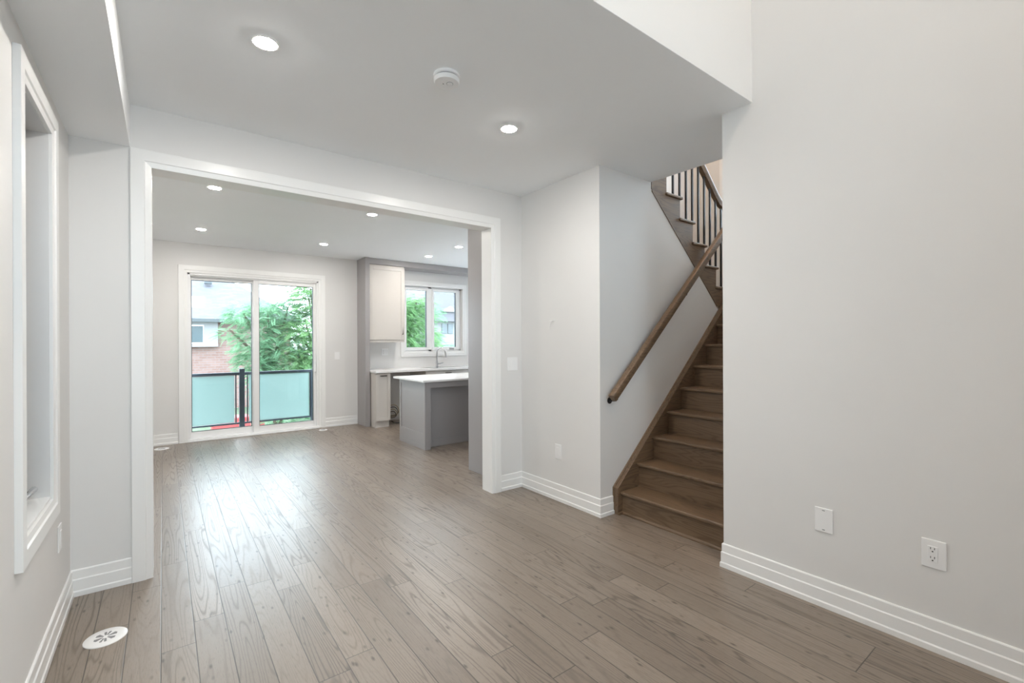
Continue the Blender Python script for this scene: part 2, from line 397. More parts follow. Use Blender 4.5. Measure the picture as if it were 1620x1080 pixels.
# wall behind the camera with its windows
b = MB(); y0, y1 = YBACK-.15, YBACK
(a0, a1, a2, a3), (c0, c1, c2, c3) = FWIN
b.box(XL, a0, y0, y1, 0, 2.3).box(a1, XR, y0, y1, 0, 2.3).box(a0, a1, y0, y1, 0, a2).box(a0, a1, y0, y1, a3, 2.3)
b.box(XL, c0, y0, y1, 2.3, ZTOP).box(c1, XR, y0, y1, 2.3, ZTOP).box(c0, c1, y0, y1, 2.3, c2).box(c0, c1, y0, y1, c3, ZTOP)
S('wall_front', b, WALL, 'front wall with tall windows', 'wall')
t = struct(empty('window_5', (XE, 2.4, 2.65)), 'stairwell window over the landing', 'window')
f = MB(); f.box(XE, XE+.1, 1.7, 1.75, 2.65, 4.95).box(XE, XE+.1, 3.05, 3.1, 2.65, 4.95).box(XE, XE+.1, 1.7, 3.1, 2.65, 2.7).box(XE, XE+.1, 1.7, 3.1, 4.9, 4.95)
f.build('frame', VINYL, t); box(XE+.05, XE+.056, 1.75, 3.05, 2.7, 4.9).build('pane', GLASS, t)
for k, (u0, u1, z0, z1) in enumerate(FWIN):
    t = struct(empty('window_%d' % (3+k), ((u0+u1)/2, y1, z0)), 'white framed front window, %s of two' % ('added lower one', 'upper')[k], 'window')
    f = MB(); f.box(u0, u0+.05, y0, y1, z0, z1).box(u1-.05, u1, y0, y1, z0, z1).box(u0, u1, y0, y1, z0, z0+.05).box(u0, u1, y0, y1, z1-.05, z1).box((u0+u1)/2-.03, (u0+u1)/2+.03, y0+.03, y1-.03, z0, z1)
    f.build('frame', VINYL, t); box(u0+.05, u1-.05, y0+.07, y0+.076, z0+.05, z1-.05).build('pane', GLASS, t)

# ------------------------------------------------------------------ baseboards
BASEP = [(0, 0), (.017, 0), (.017, .026), (.0125, .032), (.0125, .088), (.0085, .094), (.0085, .137), (.005, .143), (0, .143)]
def baseboard(name, path, label):
    b = MB(); b.sweep(path, BASEP, lambda u, v, t: (u, v, t))
    return S(name, b, TRIM, label, 'baseboard', bevel=.0012)
# outward is right of travel
baseboard('baseboard_left', [(XL, YBACK), (XL, YB), (XB+.003, YB)], 'stepped white baseboard below the side window')
baseboard('baseboard_back', [(2.444, YB), (XR, YB), (XR, YS), (2.838, YS)], 'stepped white baseboard around the wall corner before the stairs')
baseboard('baseboard_right', [(XR+.14, YE), (XR, YE), (XR, YBACK)], 'stepped white baseboard along the tall bare wall')
baseboard('baseboard_far', [(XL, YB2), (XL, YF), (.157, YF)], 'stepped white baseboard in the corner beside the patio door')
baseboard('baseboard_far_kitchen', [(2.066, YF), (2.58, YF)], 'stepped white baseboard between patio door and grey panel')

# ------------------------------------------------------------------ casing of the wide opening
CASEP = [(-.0005, 0), (-.0005, .010), (.010, .0125), (.030, .016), (.034, .0205), (.094, .0205), (.097, .017), (.097, 0)]
t = struct(empty('trim_1', (1.15, YB, 0)), 'wide white casing around the opening to the kitchen', 'trim')
b = MB(); b.sweep([(OX1, 0), (OX1, OZ), (OX0, OZ), (OX0, 0)], CASEP, lambda u, v, t_: (u, YB-t_, v))
b.build('casing', TRIM, t, bevel=.001)
b = MB(); b.sweep([(OX1, 0), (OX1, OZ), (OX0, OZ), (OX0, 0)], [(0, 0), (.006, 0), (.006, .138), (0, .138)], lambda u, v, t_: (u, YB+t_, v))
b.build('jamb', TRIM, t)
b = MB(); b.sweep([(OX1, 0), (OX1, OZ), (OX0, OZ), (OX0, 0)], CASEP, lambda u, v, t_: (u, YB2+t_, v))
b.build('kitchen_side_casing', TRIM, t, bevel=.001)

# ------------------------------------------------------------------ window 1 (side wall)
t = struct(empty('window_1', (XL, 2.6, WZ0)), 'tall narrow side window in a deep white reveal', 'window')
b = MB(); cw = .088
b.sweep([(WY0, WZ0), (WY0, WZ1), (WY1, WZ1), (WY1, WZ0)], [(-.004, 0), (-.004, .012), (-cw*.3, .016), (-cw*.36, .022), (-cw, .022), (-cw, 0)], lambda u, v, t_: (XL+t_, u, v), closed=True)
b.build('casing', TRIM, t, bevel=.001)
b = MB(); fx0, fx1 = XL-.14, XL-.085
for (a0, a1, c0, c1) in ((WY0, WY0+.05, WZ0, WZ1), (WY1-.05, WY1, WZ0, WZ1), (WY0, WY1, WZ0, WZ0+.05), (WY0, WY1, WZ1-.05, WZ1)): b.box(fx0, fx1, a0, a1, c0, c1)
fr = b.build('frame', VINYL, t, bevel=.003)
box(fx0+.02, fx0+.026, WY0+.05, WY1-.05, WZ0+.05, WZ1-.05).build('pane', GLASS, t)
box(fx1+.003, fx1+.005, WY0+.02, WY1-.02, WZ0+.014, WZ1-.02).build('dimming_screen', SCREEN, t)  # added sheet that darkens the reveal
b = MB(); b.box(XL-.085, XL+.004, WY0, WY1, WZ0-.001, WZ0+.012); b.build('sill', TRIM, t, bevel=.002)
b = MB(); b.tube([(XL-.078, 2.66, WZ0+.03), (XL-.055, 2.665, WZ0+.05), (XL-.045, 2.72, WZ0+.062), (XL-.04, 2.80, WZ0+.066)], [.014, .012, .010, .013], 10)
b.box(XL-.085, XL-.060, 2.62, 2.70, WZ0+.012, WZ0+.04)
b.build('crank_handle', CHROME, t, smooth=True)['label'] = 'folding metal crank handle'

# ------------------------------------------------------------------ patio door
t = struct(empty('door_1', (1.11, YF, 0)), 'white sliding patio door with two tall glass panels', 'door')
b = MB(); b.sweep([(DX1, 0), (DX1, DZ), (DX0, DZ), (DX0, 0)], [(-.004, 0), (-.004, .012), (.03, .016), (.034, .021), (.095, .021), (.098, 0)], lambda u, v, t_: (u, YF-t_, v))
b.build('casing', TRIM, t, bevel=.001)
b = MB(); b.box(DX0, DX0+.035, YF, YF+.14, 0, DZ).box(DX1-.035, DX1, YF, YF+.14, 0, DZ).box(DX0, DX1, YF, YF+.14, DZ-.03, DZ).box(DX0, DX1, YF-.015, YF+.15, -.002, .035).box(DX0, DX1, YF-.035, YF-.015, 0, .018)
b.box(DX0+.035, DX1-.035, YF+.02, YF+.03, DZ-.045, DZ-.03)
b.build('frame', VINYL, t, bevel=.003)
def panel(name, x0, x1, yc, z0, z1, sx0, sx1, sb=.085, stp=.06, gz=True):
    b = MB(); d = .022
    b.box(x0, x0+sx0, yc-d, yc+d, z0, z1).box(x1-sx1, x1, yc-d, yc+d, z0, z1).box(x0+sx0, x1-sx1, yc-d, yc+d, z0, z0+sb).box(x0+sx0, x1-sx1, yc-d, yc+d, z1-stp, z1)
    o = b.build(name, VINYL, t, bevel=.003)
    gx0, gx1, g0, g1 = x0+sx0, x1-sx1, z0+sb, z1-stp
    g = MB(); g.box(gx0, gx0+.007, yc-.014, yc+.014, g0, g1).box(gx1-.007, gx1, yc-.014, yc+.014, g0, g1).box(gx0, gx1, yc-.014, yc+.014, g0, g0+.006).box(gx0, gx1, yc-.014, yc+.014, g1-.006, g1)
    g.build('glazing_seal', GASKET, o)
    box(gx0+.006, gx1-.006, yc-.003, yc+.003, g0+.005, g1-.005).build('pane', GLASS, o)
    return o
panel('fixed_panel', DX0+.03, 1.10, YF+.105, .035, DZ-.03, .020, .05)
sp = panel('sliding_panel', 1.062, DX1-.03, YF+.055, .035, DZ-.035, .075, .045)
b = MB(); b.box(DX1-.068, DX1-.040, YF+.018, YF+.033, .86, 1.08); b.tube([(DX1-.054, YF+.02, .88), (DX1-.054, YF-.012, .90), (DX1-.054, YF-.012, 1.04), (DX1-.054, YF+.02, 1.06)], .008, 8)
b.build('handle', VINYL, sp)

# ------------------------------------------------------------------ kitchen window
t = struct(empty('window_2', (4.03, YF, KZ0)), 'white twin casement kitchen window over the sink', 'window')
b = MB(); b.sweep([(KX1, KZ0), (KX1, KZ1), (KX0, KZ1), (KX0, KZ0)], [(-.004, 0), (-.004, .012), (.02, .014), (.024, .020), (.080, .020), (.082, 0)], lambda u, v, t_: (u, YF-t_, v), closed=True)
b.build('casing', TRIM, t, bevel=.001)
b = MB(); f0, f1 = YF+.075, YF+.14
b.box(KX0, KX0+.03, f0, f1, KZ0, KZ1).box(KX1-.035, KX1, f0, f1, KZ0, KZ1).box(KX0, KX1, f0, f1, KZ0, KZ0+.04).box(KX0, KX1, f0, f1, KZ1-.03, KZ1).box(3.93, 4.0, f0, f1, KZ0, KZ1)
b.build('frame', VINYL, t, bevel=.003)
for x0, x1 in ((KX0+.03, 3.925), (4.005, KX1-.035)):
    b = MB(); z0, z1 = KZ0+.035, KZ1-.03; q0, q1 = YF+.055, YF+.11
    sl, sr = (.03, .04) if x0 < 3.6 else (.04, .085)
    b.box(x0, x0+sl, q0, q1, z0, z1).box(x1-sr, x1, q0, q1, z0, z1).box(x0+sl, x1-sr, q0, q1, z0, z0+.05).box(x0+sl, x1-sr, q0, q1, z1-.045, z1)
    s_ = b.build('sash', VINYL, t, bevel=.003)
    box(x1-sr-.006, x1-sr, q0-.001, q1-.01, z0+.05, z1-.045).build('glazing_seal', GASKET, s_)
    box(x0+sl, x1-sr-.006, q0+.025, q0+.03, z0+.05, z1-.045).build('pane', GLASS, s_)
b = MB(); b.box(4.36, 4.46, YF+.045, YF+.06, KZ0+.045, KZ0+.06); b.build('crank_handle', CHROME, t)
b = MB(); b.box(KX0, KX1, YF-.004, YF+.075, KZ0-.001, KZ0+.012); b.build('sill', TRIM, t)

# ------------------------------------------------------------------ stairs
run, rise, NX, NZ, T0 = .2054, .1915, 2.862, .180, 2.378     # first nosing x, first tread height, wall-side end of treads
OVH, TT = .028, .026
st = empty('staircase', (2.9, 1.9, 0), 'lower flight of dark stained oak stairs rising behind the tall wall', 'staircase')
LAND = NZ+8*rise
for k in range(8):
    x = NX+k*run; z = NZ+k*rise
    box(x, x+run+OVH+.01, YE+.002, T0, z-TT, z).build('tread', OAK_Y, st, bevel=.009, seg=3)
    box(x+OVH, x+OVH+.018, YE+.002, T0, z-rise if k else 0, z-TT).build('riser', OAK_Y, st)
x = NX+8*run
box(x+OVH, x+OVH+.018, YE+.002, T0, LAND-rise, LAND-TT).build('riser', OAK_Y, st)
b = MB(); b.box(x, XE-.004, YE+.002, T0, LAND-TT, LAND); b.box(4.905, XE-.004, T0, YB-.004, LAND-TT, LAND)
b.build('landing', OAK_Y, st, bevel=.006)
b = MB(); b.prism([(NX+OVH-.016, 0), (NX+OVH, 0), (NX+OVH, .022), (NX+OVH-.010, .020), (NX+OVH-.016, .010)], 1, YE+.002, T0)
b.box(2.838, NX+OVH, T0-.014, T0, 0, .018)
b.build('shoe_molding', OAK_Y, st)
sl = .917; xe = 4.62
b = MB(); b.prism([(2.838, 0), (2.90, 0), (xe, (xe-2.90)*sl), (xe, .207+(xe-2.838)*sl), (2.838, .207)], 1, T0, YS-.016)
b.build('skirt_board', OAK_X, st, bevel=.002)
b = MB()
b.sweep([(2.832, 0), (2.832, .210), (xe, .210+(xe-2.832)*sl)], [(0, 0), (.022, 0), (.022, .016), (0, .016)], lambda u, v, t_: (u, YS-t_, v))
b.build('skirt_molding', OAK_X, st, bevel=.004)

up = empty('staircase', (4.0, 2.9, LAND), 'upper flight of oak stairs climbing above the handrail wall to the ceiling', 'staircase')
UN, UZ, UR, URUN = 3.806, 2.680, .194, .2065      # nosing x and height of the top visible tread
pts = []
for k in range(-1, 5):      # saw-tooth top of the open stringer, from the top down
    xr = UN-.030+k*URUN; z = UZ-k*UR
    pts.append((xr, z-.026)); pts.append((xr, z-UR-.026))
poly = [(3.352, UZ+UR-.026)]+pts+[(UN-.030+5*URUN-.03, LAND-.026), (4.62, 1.50), (4.405, 1.700), (3.352, 2.650)]
b = MB(); b.prism(poly, 1, YS, YS+.03); b.build('stringer', OAK_X, up)
b = MB(); b.prism([(3.350, 2.650), (3.357, 2.667), (4.41, 1.717), (4.405, 1.700)], 1, YS-.006, YS+.03)
b.build('stringer_molding', OAK_X, up, bevel=.002)
for k in range(-1, 5):
    x = UN+k*URUN; z = UZ-k*UR
    box(x-URUN-.075+.03, x, YS-.017, YB-.002, z-TT, z).build('tread', OAK_Y, up, bevel=.009, seg=3)
    if k < 5: box(x-.030-.018, x-.030, YS+.03, YB-.002, z-UR, z-TT).build('riser', OAK_Y, up)
b = MB(); b.prism([(3.352, 2.64), (4.62, 1.49), (4.62, 1.60), (3.352, 2.70)], 1, YS+.03, YB-.002); b.build('soffit', CEIL, up)

rl = empty('stair_railing', (4.0, YS+.015, UZ), 'black square balusters under a dark oak rail on the upper flight', 'railing')
BY = YS+.013
def rail_z(x): return 2.975-(x-4.177)*.935+.02
b0 = None
for k in range(-1, 11):
    x = 3.685+.1038*k
    i = math.floor((UN-x)/URUN+1e-6); zt = UZ+i*UR if i >= 0 else UZ-math.ceil((x-UN)/URUN)*UR
    box(x-.008, x+.008, BY-.008, BY+.008, zt, min(rail_z(x)+.02, ZTOP)).build('baluster', BLACK, rl)
b = MB(); path = [(3.40, BY, rail_z(3.40)+.03), (4.40, BY, rail_z(4.40)+.03), (4.47, BY, rail_z(4.47)+.038), (4.54, BY, rail_z(4.49)+.03), (4.72, BY, rail_z(4.49)+.03)]
def railprof(path, w, h):
    """rounded handrail section swept in the XZ plane"""
    prof = [(-.5*w, .15*h), (-.42*w, .42*h), (-.2*w, .5*h), (.2*w, .5*h), (.42*w, .42*h), (.5*w, .15*h), (.42*w, -.12*h), (.36*w, -.5*h), (-.36*w, -.5*h), (-.42*w, -.12*h)]
    b = MB(); P = [Vector(p) for p in path]; vs = []; m = len(prof)
    for i, p in enumerate(P):
        d = Vector()
        if i: d += (P[i]-P[i-1]).normalized()
        if i < len(P)-1: d += (P[i+1]-P[i]).normalized()
        d.normalize(); n = Vector((-d.z, 0, d.x))
        if n.z < 0: n = -n
        for a, c in prof: vs.append(p+Vector((0, a, 0))+n*c)
    fs = [(i*m+k, i*m+(k+1) % m, (i+1)*m+(k+1) % m, (i+1)*m+k) for i in range(len(P)-1) for k in range(m)]
    fs += [tuple(range(m-1, -1, -1)), tuple(range(len(vs)-m, len(vs)))]
    b.add(vs, fs); return b
railprof(path, .062, .066).build('handrail', OAK_X, rl, smooth=True, bevel=.002)

# wall handrail of the lower flight
hr = empty('handrail', (2.75, 2.36, .9), 'long brown oak handrail on black brackets sloping up the stair wall', 'handrail')
HY = 2.358; hs = (2.398-.918)/(4.368-2.745)
P0 = (2.752, HY, .922); 
path = [P0, (4.66, HY, .922+(4.66-2.752)*hs)]
railprof(path, .058, .066).build('rail', OAK_X, hr, smooth=True, bevel=.003)
for x in (2.80, 3.75, 4.55):
    z = .922+(x-2.752)*hs-.036; b = MB()
    b.tube([(x, HY, z+.012), (x, HY, z-.012), (x, HY+.018, z-.030), (x, YS-.006, z-.034)], .0075, 10)
    b.lathe((x, YS-.006, z-.034), [(.026, -.0), (.026, .004), (.022, .006)], 20, axis=1)
    b.lathe((x, HY, z-.020), [(.004, -.008), (.012, -.003), (.013, .008), (.010, .014)], 14)
    br = b.build('bracket', BLACK, hr, smooth=True); br['label'] = 'black metal wall bracket'

# ------------------------------------------------------------------ ceiling lights and smoke detector
def pot(x, y, label, r=.056):
    t = empty('recessed_light', (x, y, CZ), label, 'ceiling light', 'recessed ceiling lights')
    MB().lathe((x, y, CZ), [(r, 0), (r, -.003), (r*.97, -.006), (r*.86, -.006), (r*.84, -.002)]).build('trim_ring', TRIM, t, smooth=True)
    MB().lathe((x, y, CZ), [(r*.85, -.0035), (r*.80, -.0065), (r*.55, -.009), (r*.2, -.0105)]).build('diffuser', LED, t, smooth=True)
pot(.375, 2.342, 'lit round ceiling light in the front room, nearer the side window')
pot(1.768, 2.357, 'lit round ceiling light in the front room, nearer the stairs')
pot(.367, 4.80, 'lit ceiling light just past the opening, nearer the side wall')
pot(1.784, 4.82, 'lit ceiling light just past the opening, in line with the front stair-side light')
pot(.367, 6.66, 'lit ceiling light closest to the left half of the patio door')
pot(1.786, 6.68, 'lit ceiling light above the floor before the sliding half of the patio door')
pot(3.379, 6.66, 'lit kitchen ceiling light close to the grey crown over the window')
pot(3.393, 5.735, 'lit kitchen ceiling light above the island')
t = empty('smoke_detector', (1.160, 2.076, CZ), 'round white smoke detector on the ceiling between two lights', 'smoke detector')
c = (1.160, 2.076, CZ); R = .065
MB().lathe(c, [(R*1.0, 0), (R*1.02, -.004), (R*1.02, -.013), (R*.97, -.015)]).build('mounting_base', PLATE, t, smooth=True)
MB().lathe(c, [(R*.90, -.014), (R*.90, -.021)]).build('vent_gap', GREYP, t)
MB().lathe(c, [(R*.93, -.020), (R*.99, -.022), (R*.99, -.036), (R*.93, -.043), (R*.55, -.047), (R*.5, -.047)]).build('cover', PLATE, t, smooth=True)
b = MB(); b.lathe((c[0]+.010, c[1]-.014, c[2]), [(.017, -.045), (.017, -.0485), (.0155, -.0485)], 24); b.build('button_ring', GREYP, t)
b = MB(); b.lathe((c[0]+.010, c[1]-.014, c[2]), [(.0145, -.045), (.0145, -.0495), (.012, -.0505)], 24); b.build('test_button', PLATE, t)
b = MB(); b.lathe((c[0]-.016, c[1]+.006, c[2]), [(.0035, -.045), (.0035, -.0485)], 12); b.build('indicator', GREYP, t)

# ------------------------------------------------------------------ floor vents
def vent(x, y, r, label, slots=True):
    t = empty('floor_vent', (x, y, 0), label, 'floor vent', 'round floor vents')
    MB().lathe((x, y, 0), [(r, 0), (r, .003), (r*.97, .005), (r*.5, .0055), (r*.1, .0055)], 48).build('cover', PLATE, t, smooth=True)
    if slots:
        for k in range(6):
            a = math.radians(60*k+20); 
            if k % 3 == 1:
                b = MB()
                for q in (.24, .36, .48):
                    for sgn in (-1, 1):
                        b.lathe((x+r*q*math.cos(a+sgn*.22), y+r*q*math.sin(a+sgn*.22), .0052), [(.0035+q*.004, 0), (.0035+q*.004, .001)], 10)
            else:
                pts = [(x+r*d*math.cos(a+s_), y+r*d*math.sin(a+s_)) for d, s_ in ((.12, -.15), (.5, -.28), (.55, 0), (.5, .28), (.12, .15))]
                b = MB(); b.prism(pts, 2, .0052, .0063)
            b.build('slot', GREYP, t)
vent(-.217, 2.838, .079, 'round white floor vent with fan slots near the side window baseboard')
vent(-.020, 7.43, .079, 'round white floor vent in the corner past the cased opening')
vent(1.972, 7.46, .062, 'round white floor vent before the sliding half of the patio door')

# ------------------------------------------------------------------ plates
def plate(name, label, cat, wall, a, z, w_, h, sgn=-1, base=0.0):
    """wall: 'x' plane at base facing sgn along x; a = position along the other axis"""
    t = empty(name, (base, a, z) if wall == 'x' else (a, base, z), label, cat)
    def bx(a0, a1, z0, z1, t0, t1):
        lo, hi = sorted((base+sgn*t0, base+sgn*t1))
        return box(lo, hi, a0, a1, z0, z1) if wall == 'x' else box(a0, a1, lo, hi, z0, z1)
    bx(a-w_/2, a+w_/2, z-h/2, z+h/2, 0, .006).build('cover_plate', PLATE, t, bevel=.0025)
    return t, bx
def duplex(t, bx, a, z):
    bx(a-.0165, a+.0165, z-.034, z+.034, .005, .0085).build('receptacle', PLATE, t, bevel=.001)
    for dz in (-.0195, .0195):
        for da in (-.0065, .0065): bx(a+da-.0011, a+da+.0011, z+dz+.001, z+dz+.010, .008, .0092).build('slot', DARK, t)
        bx(a-.0026, a+.0026, z+dz-.010, z+dz-.005, .008, .0092).build('slot', DARK, t)
t, bx = plate('blank_plate', 'blank white wall plate low on the tall wall, nearer the stairs', 'wall plate', 'x', .917, .444, .081, .122, -1, XR)
for dz in (-.049, .049): bx(.911, .923, .444+dz-.002, .444+dz+.002, .005, .0068).build('screw', GREYP, t)
t, bx = plate('wall_outlet', 'wide white plate with a double outlet low on the tall wall', 'outlet', 'x', .495, .424, .083, .124, -1, XR)
duplex(t, bx, .498, .424)
t, bx = plate('wall_outlet', 'white outlet plate low on the short wall before the stairs', 'outlet', 'x', 2.905, .420, .078, .125, -1, XR)
bx(2.905-.0165, 2.905+.0165, .386, .454, .005, .0075).build('receptacle', PLATE, t, bevel=.001)
t, bx = plate('wall_outlet', 'white outlet plate seen edge-on below the side window', 'outlet', 'x', 3.075, .432, .078, .125, 1, XL)
bx(3.075-.0165, 3.075+.0165, .398, .466, .005, .0085).build('receptacle', PLATE, t, bevel=.001)
t, bx = plate('light_switch', 'white light switch plate beside the casing of the cased opening', 'light switch', 'y', 2.582, 1.155, .118, .122, -1, YB)
for da in (-.023, .023): bx(2.582+da-.0165, 2.582+da+.0165, 1.155-.033, 1.155+.033, .005, .009).build('rocker', PLATE, t, bevel=.001)
t, bx = plate('light_switch', 'white light switch plate on the far wall beside the patio door', 'light switch', 'y', 2.255, 1.142, .08, .122, -1, YF)
bx(2.255-.0165, 2.255+.0165, 1.109, 1.175, .005, .009).build('rocker', PLATE, t, bevel=.001)
t, bx = plate('wall_outlet', 'white outlet plate on the kitchen wall under the upper cabinet', 'outlet', 'y', 3.06, 1.185, .12, .115, -1, YF)
duplex(t, bx, 3.035, 1.185)
b = MB(); b.tube([(XR, 2.955, 1.538), (XR-.03, 2.95, 1.54), (XR-.034, 2.962, 1.52), (XR-.03, 2.985, 1.47)], .0022, 8)
b.box(XR-.034, XR, 2.945, 2.975, 1.537, 1.541)
tag(b.build('wire_stub', PLATE, smooth=True), 'thin white wire stub poking out of the short wall', 'wire')

# ------------------------------------------------------------------ kitchen
def shaker(mb, axis, base, sgn, a0, a1, z0, z1, fr=.065, th=.019, rec=.008):
    """framed door: slab with recessed centre. Plane perpendicular to axis at base, front towards sgn"""
    lo = base; hi = base+sgn*(th-rec); f = base+sgn*th
    def bx(p, q, r, s_, t0, t1):
        t0, t1 = sorted((t0, t1))
        if axis == 'y': mb.box(p, q, t0, t1, r, s_)
        else: mb.box(t0, t1, p, q, r, s_)
    bx(a0, a1, z0, z1, lo, hi); bx(a0, a0+fr, z0, z1, hi, f); bx(a1-fr, a1, z0, z1, hi, f); bx(a0+fr, a1-fr, z0, z0+fr, hi, f); bx(a0+fr, a1-fr, z1-fr, z1, hi, f)
    return mb
# grey end panel
tag(box(2.585, 2.657, 7.30, YF, 0, CZ-.001).build('end_panel', GREYC, bevel=.001), 'tall grey panel ending the kitchen cabinets by the patio door', 'cabinet panel')
tag(box(2.658, 5.9, 7.325, YF, 2.632, CZ-.001).build('crown_valance', GREYC, bevel=.001), 'grey crown box running along the ceiling above cabinet and window', 'valance')
# upper cabinet
t = empty('upper_cabinet', (2.97, 7.5, 1.365), 'white wall cabinet with one panelled door beside the kitchen window', 'cabinet')
box(2.660, 3.272, 7.352, YF, 1.395, 2.630).build('body', WHITEC, t, bevel=.001)
d = shaker(MB(), 'y', 7.351, -1, 2.662, 3.272, 1.397, 2.612).build('door', WHITEC, t, bevel=.0015)
b = MB(); b.tube([(3.232, 7.331, 1.490), (3.232, 7.305, 1.490), (3.232, 7.305, 1.630), (3.232, 7.331, 1.630)], .0075, 8); b.build('handle', PULL, d)
box(2.660, 3.272, 7.345, 7.365, 1.355, 1.394).build('light_rail', WHITEC, t, bevel=.001)
# base cabinets
def base_cab(x0, x1, label, handle=True, h=.868):
    t = empty('base_cabinet', ((x0+x1)/2, 7.4, 0), label, 'cabinet')
    box(x0, x1, 7.099, YF, .105, h).build('body', WHITEC, t, bevel=.001)
    box(x0+.004, x1-.012, 7.125, YF, 0, .105).build('toe_kick', WHITEC, t)
    d = shaker(MB(), 'y', 7.098, -1, x0+.002, x1-.002, .107, h-.008, fr=min(.065, (x1-x0)*.2)).build('door', WHITEC, t, bevel=.0015)
    b = MB(); xm = (x0+x1)/2
    b.tube([(xm-.05, 7.079, h-.045), (xm-.05, 7.055, h-.045), (xm+.05, 7.055, h-.045), (xm+.05, 7.079, h-.045)], .007, 8); b.build('handle', PULL, d)
base_cab(2.672, 2.910, 'narrow white base cabinet at the counter end by the grey panel')
base_cab(3.53, 4.40, 'white sink base cabinet behind the island')
base_cab(4.402, 5.2, 'white base cabinet past the sink behind the island')
b = MB(); b.box(2.659, 5.9, 7.05, YF-.001, .8685, .9035)
tag(b.build('countertop', QUARTZ, bevel=.003), 'long white quartz countertop along the kitchen window wall', 'countertop')
tag(box(3.62, 4.34, 7.16, 7.50, .9036, .9055).build('undermount_sink', CHROME, bevel=.001), 'steel sink rim set in the counter under the kitchen window', 'sink')
t = empty('faucet', (4.0, 7.56, .9036), 'chrome gooseneck faucet standing behind the kitchen sink', 'faucet')
b = MB(); b.lathe((4.0, 7.56, .9036), [(.027, 0), (.027, .006), (.021, .012), (.019, .08), (.015, .10)], 24)
P_ = [(4.0, 7.56, .98), (4.0, 7.56, 1.17)]+[(4.0+.075*(1-math.cos(a))*.75, 7.56-.075*(1-math.cos(a))*.66, 1.17+.075*math.sin(a)) for a in np.linspace(.25, math.pi*.93, 12)]
b.tube(P_, .011, 12); b.build('body', CHROME, t, smooth=True)
e_ = Vector(P_[-1]); b = MB(); b.tube([e_, e_+Vector((.010, -.006, -.05)), e_+Vector((.014, -.008, -.11))], [.013, .016, .017], 12); b.build('spray_head', CHROME, t, smooth=True)
b = MB(); b.tube([(4.02, 7.56, .955), (4.055, 7.555, .958), (4.12, 7.54, .975)], [.013, .011, .006], 10); b.build('lever', CHROME, t, smooth=True)
# cables left in the dishwasher gap
b = MB()
for k in range(4):
    r = .07+.014*k; cx, cz = 3.00+.015*k, .115+.02*k
    pts = [(cx+.05+r*math.cos(a), 7.36+.03*k+.02*math.sin(3*a), cz+r*.8*math.sin(a)+.03) for a in np.linspace(-2.4, 2.6, 26)]
    b.tube(pts, .006+.0015*(k % 2), 8, mi=k % 2)
b.tube([(3.08, 7.45, .02), (3.06, 7.3, .015), (3.14, 7.25, .012), (3.24, 7.4, .012)], .008, 8)
tag(b.build('hose_coil', [FOAM, COPPER], smooth=True), 'loose coiled dark hoses in the empty dishwasher gap', 'hoses')
# island
t = empty('kitchen_island', (3.3, 5.7, 0), 'grey panelled kitchen island with a recessed seating side', 'kitchen island')
IX, IY0, IY1, IH = 2.612, 5.262, 6.04, .853
box(IX+.02, 5.0, 5.40, IY1, 0, IH).build('body', GREYC, t)
b = MB(); shaker(b, 'x', IX+.019, -1, IY0, IY1, 0, IH, fr=.05); b.box(IX, IX+.012, IY0+.05, IY1-.05, .05, .20); b.build('side_panel', GREYC, t, bevel=.0015)
box(IX+.0195, IX+.080, IY0, 5.40, 0, IH).build('corner_post', GREYC, t, bevel=.002)
box(IX+.080, 5.0, IY0+.004, 5.39, .775, IH).build('apron', GREYC, t, bevel=.002)
b = MB(); shaker(b, 'y', 5.399, -1, IX+.082, 4.9, 0, .775, fr=.09, th=.012); b.build('recess_panel', GREYC, t, bevel=.001)
tag(box(2.572, 5.1, 5.225, 6.16, .8535, .8785).build('island_countertop', QUARTZ, bevel=.003), 'thick white quartz slab on top of the grey island', 'countertop')
# tall cabinet on the near wall of the kitchen
t = empty('tall_cabinet', (3.0, 3.87, 0), 'tall grey cabinet side just beyond the jamb of the cased opening', 'cabinet')
box(2.592, 2.612, YB2+.022, 4.195, 0, CZ-.001).build('side_panel', GREYC, t, bevel=.001)
box(2.613, 3.55, YB2+.022, 4.17, .1, CZ-.002).build('body', GREYC, t)
box(2.613, 3.55, YB2+.022, 4.12, 0, .1).build('toe_kick', GREYC, t)
for x0, x1 in ((2.616, 3.08), (3.084, 3.55)):
    shaker(MB(), 'y', 4.171, 1, x0, x1, .11, CZ-.06).build('door', GREYC, t, bevel=.0015)

# ------------------------------------------------------------------ upper hall light in the stairwell, then an added unseen fill lamp
t = empty('unseen_hall_light', (4.3, 2.3, ZTOP), 'warm round ceiling light high in the stairwell', 'ceiling light')
MB().lathe((4.3, 2.3, ZTOP), [(.16, 0), (.16, -.02), (.15, -.025)]).build('base', TRIM, t)
MB().lathe((4.3, 2.3, ZTOP), [(.145, -.024), (.14, -.05), (.11, -.08), (.05, -.095), (.01, -.098)]).build('globe', WARM, t, smooth=True)
t = empty('unseen_hall_light', (1.3, -.6, ZTOP), 'unseen ceiling light added to warm the double-height room', 'ceiling light')
MB().lathe((1.3, -.6, ZTOP), [(.16, 0), (.16, -.02), (.15, -.025)]).build('base', TRIM, t)
MB().lathe((1.3, -.6, ZTOP), [(.145, -.024), (.14, -.05), (.11, -.08), (.05, -.095), (.01, -.098)]).build('globe', FILL, t, smooth=True)

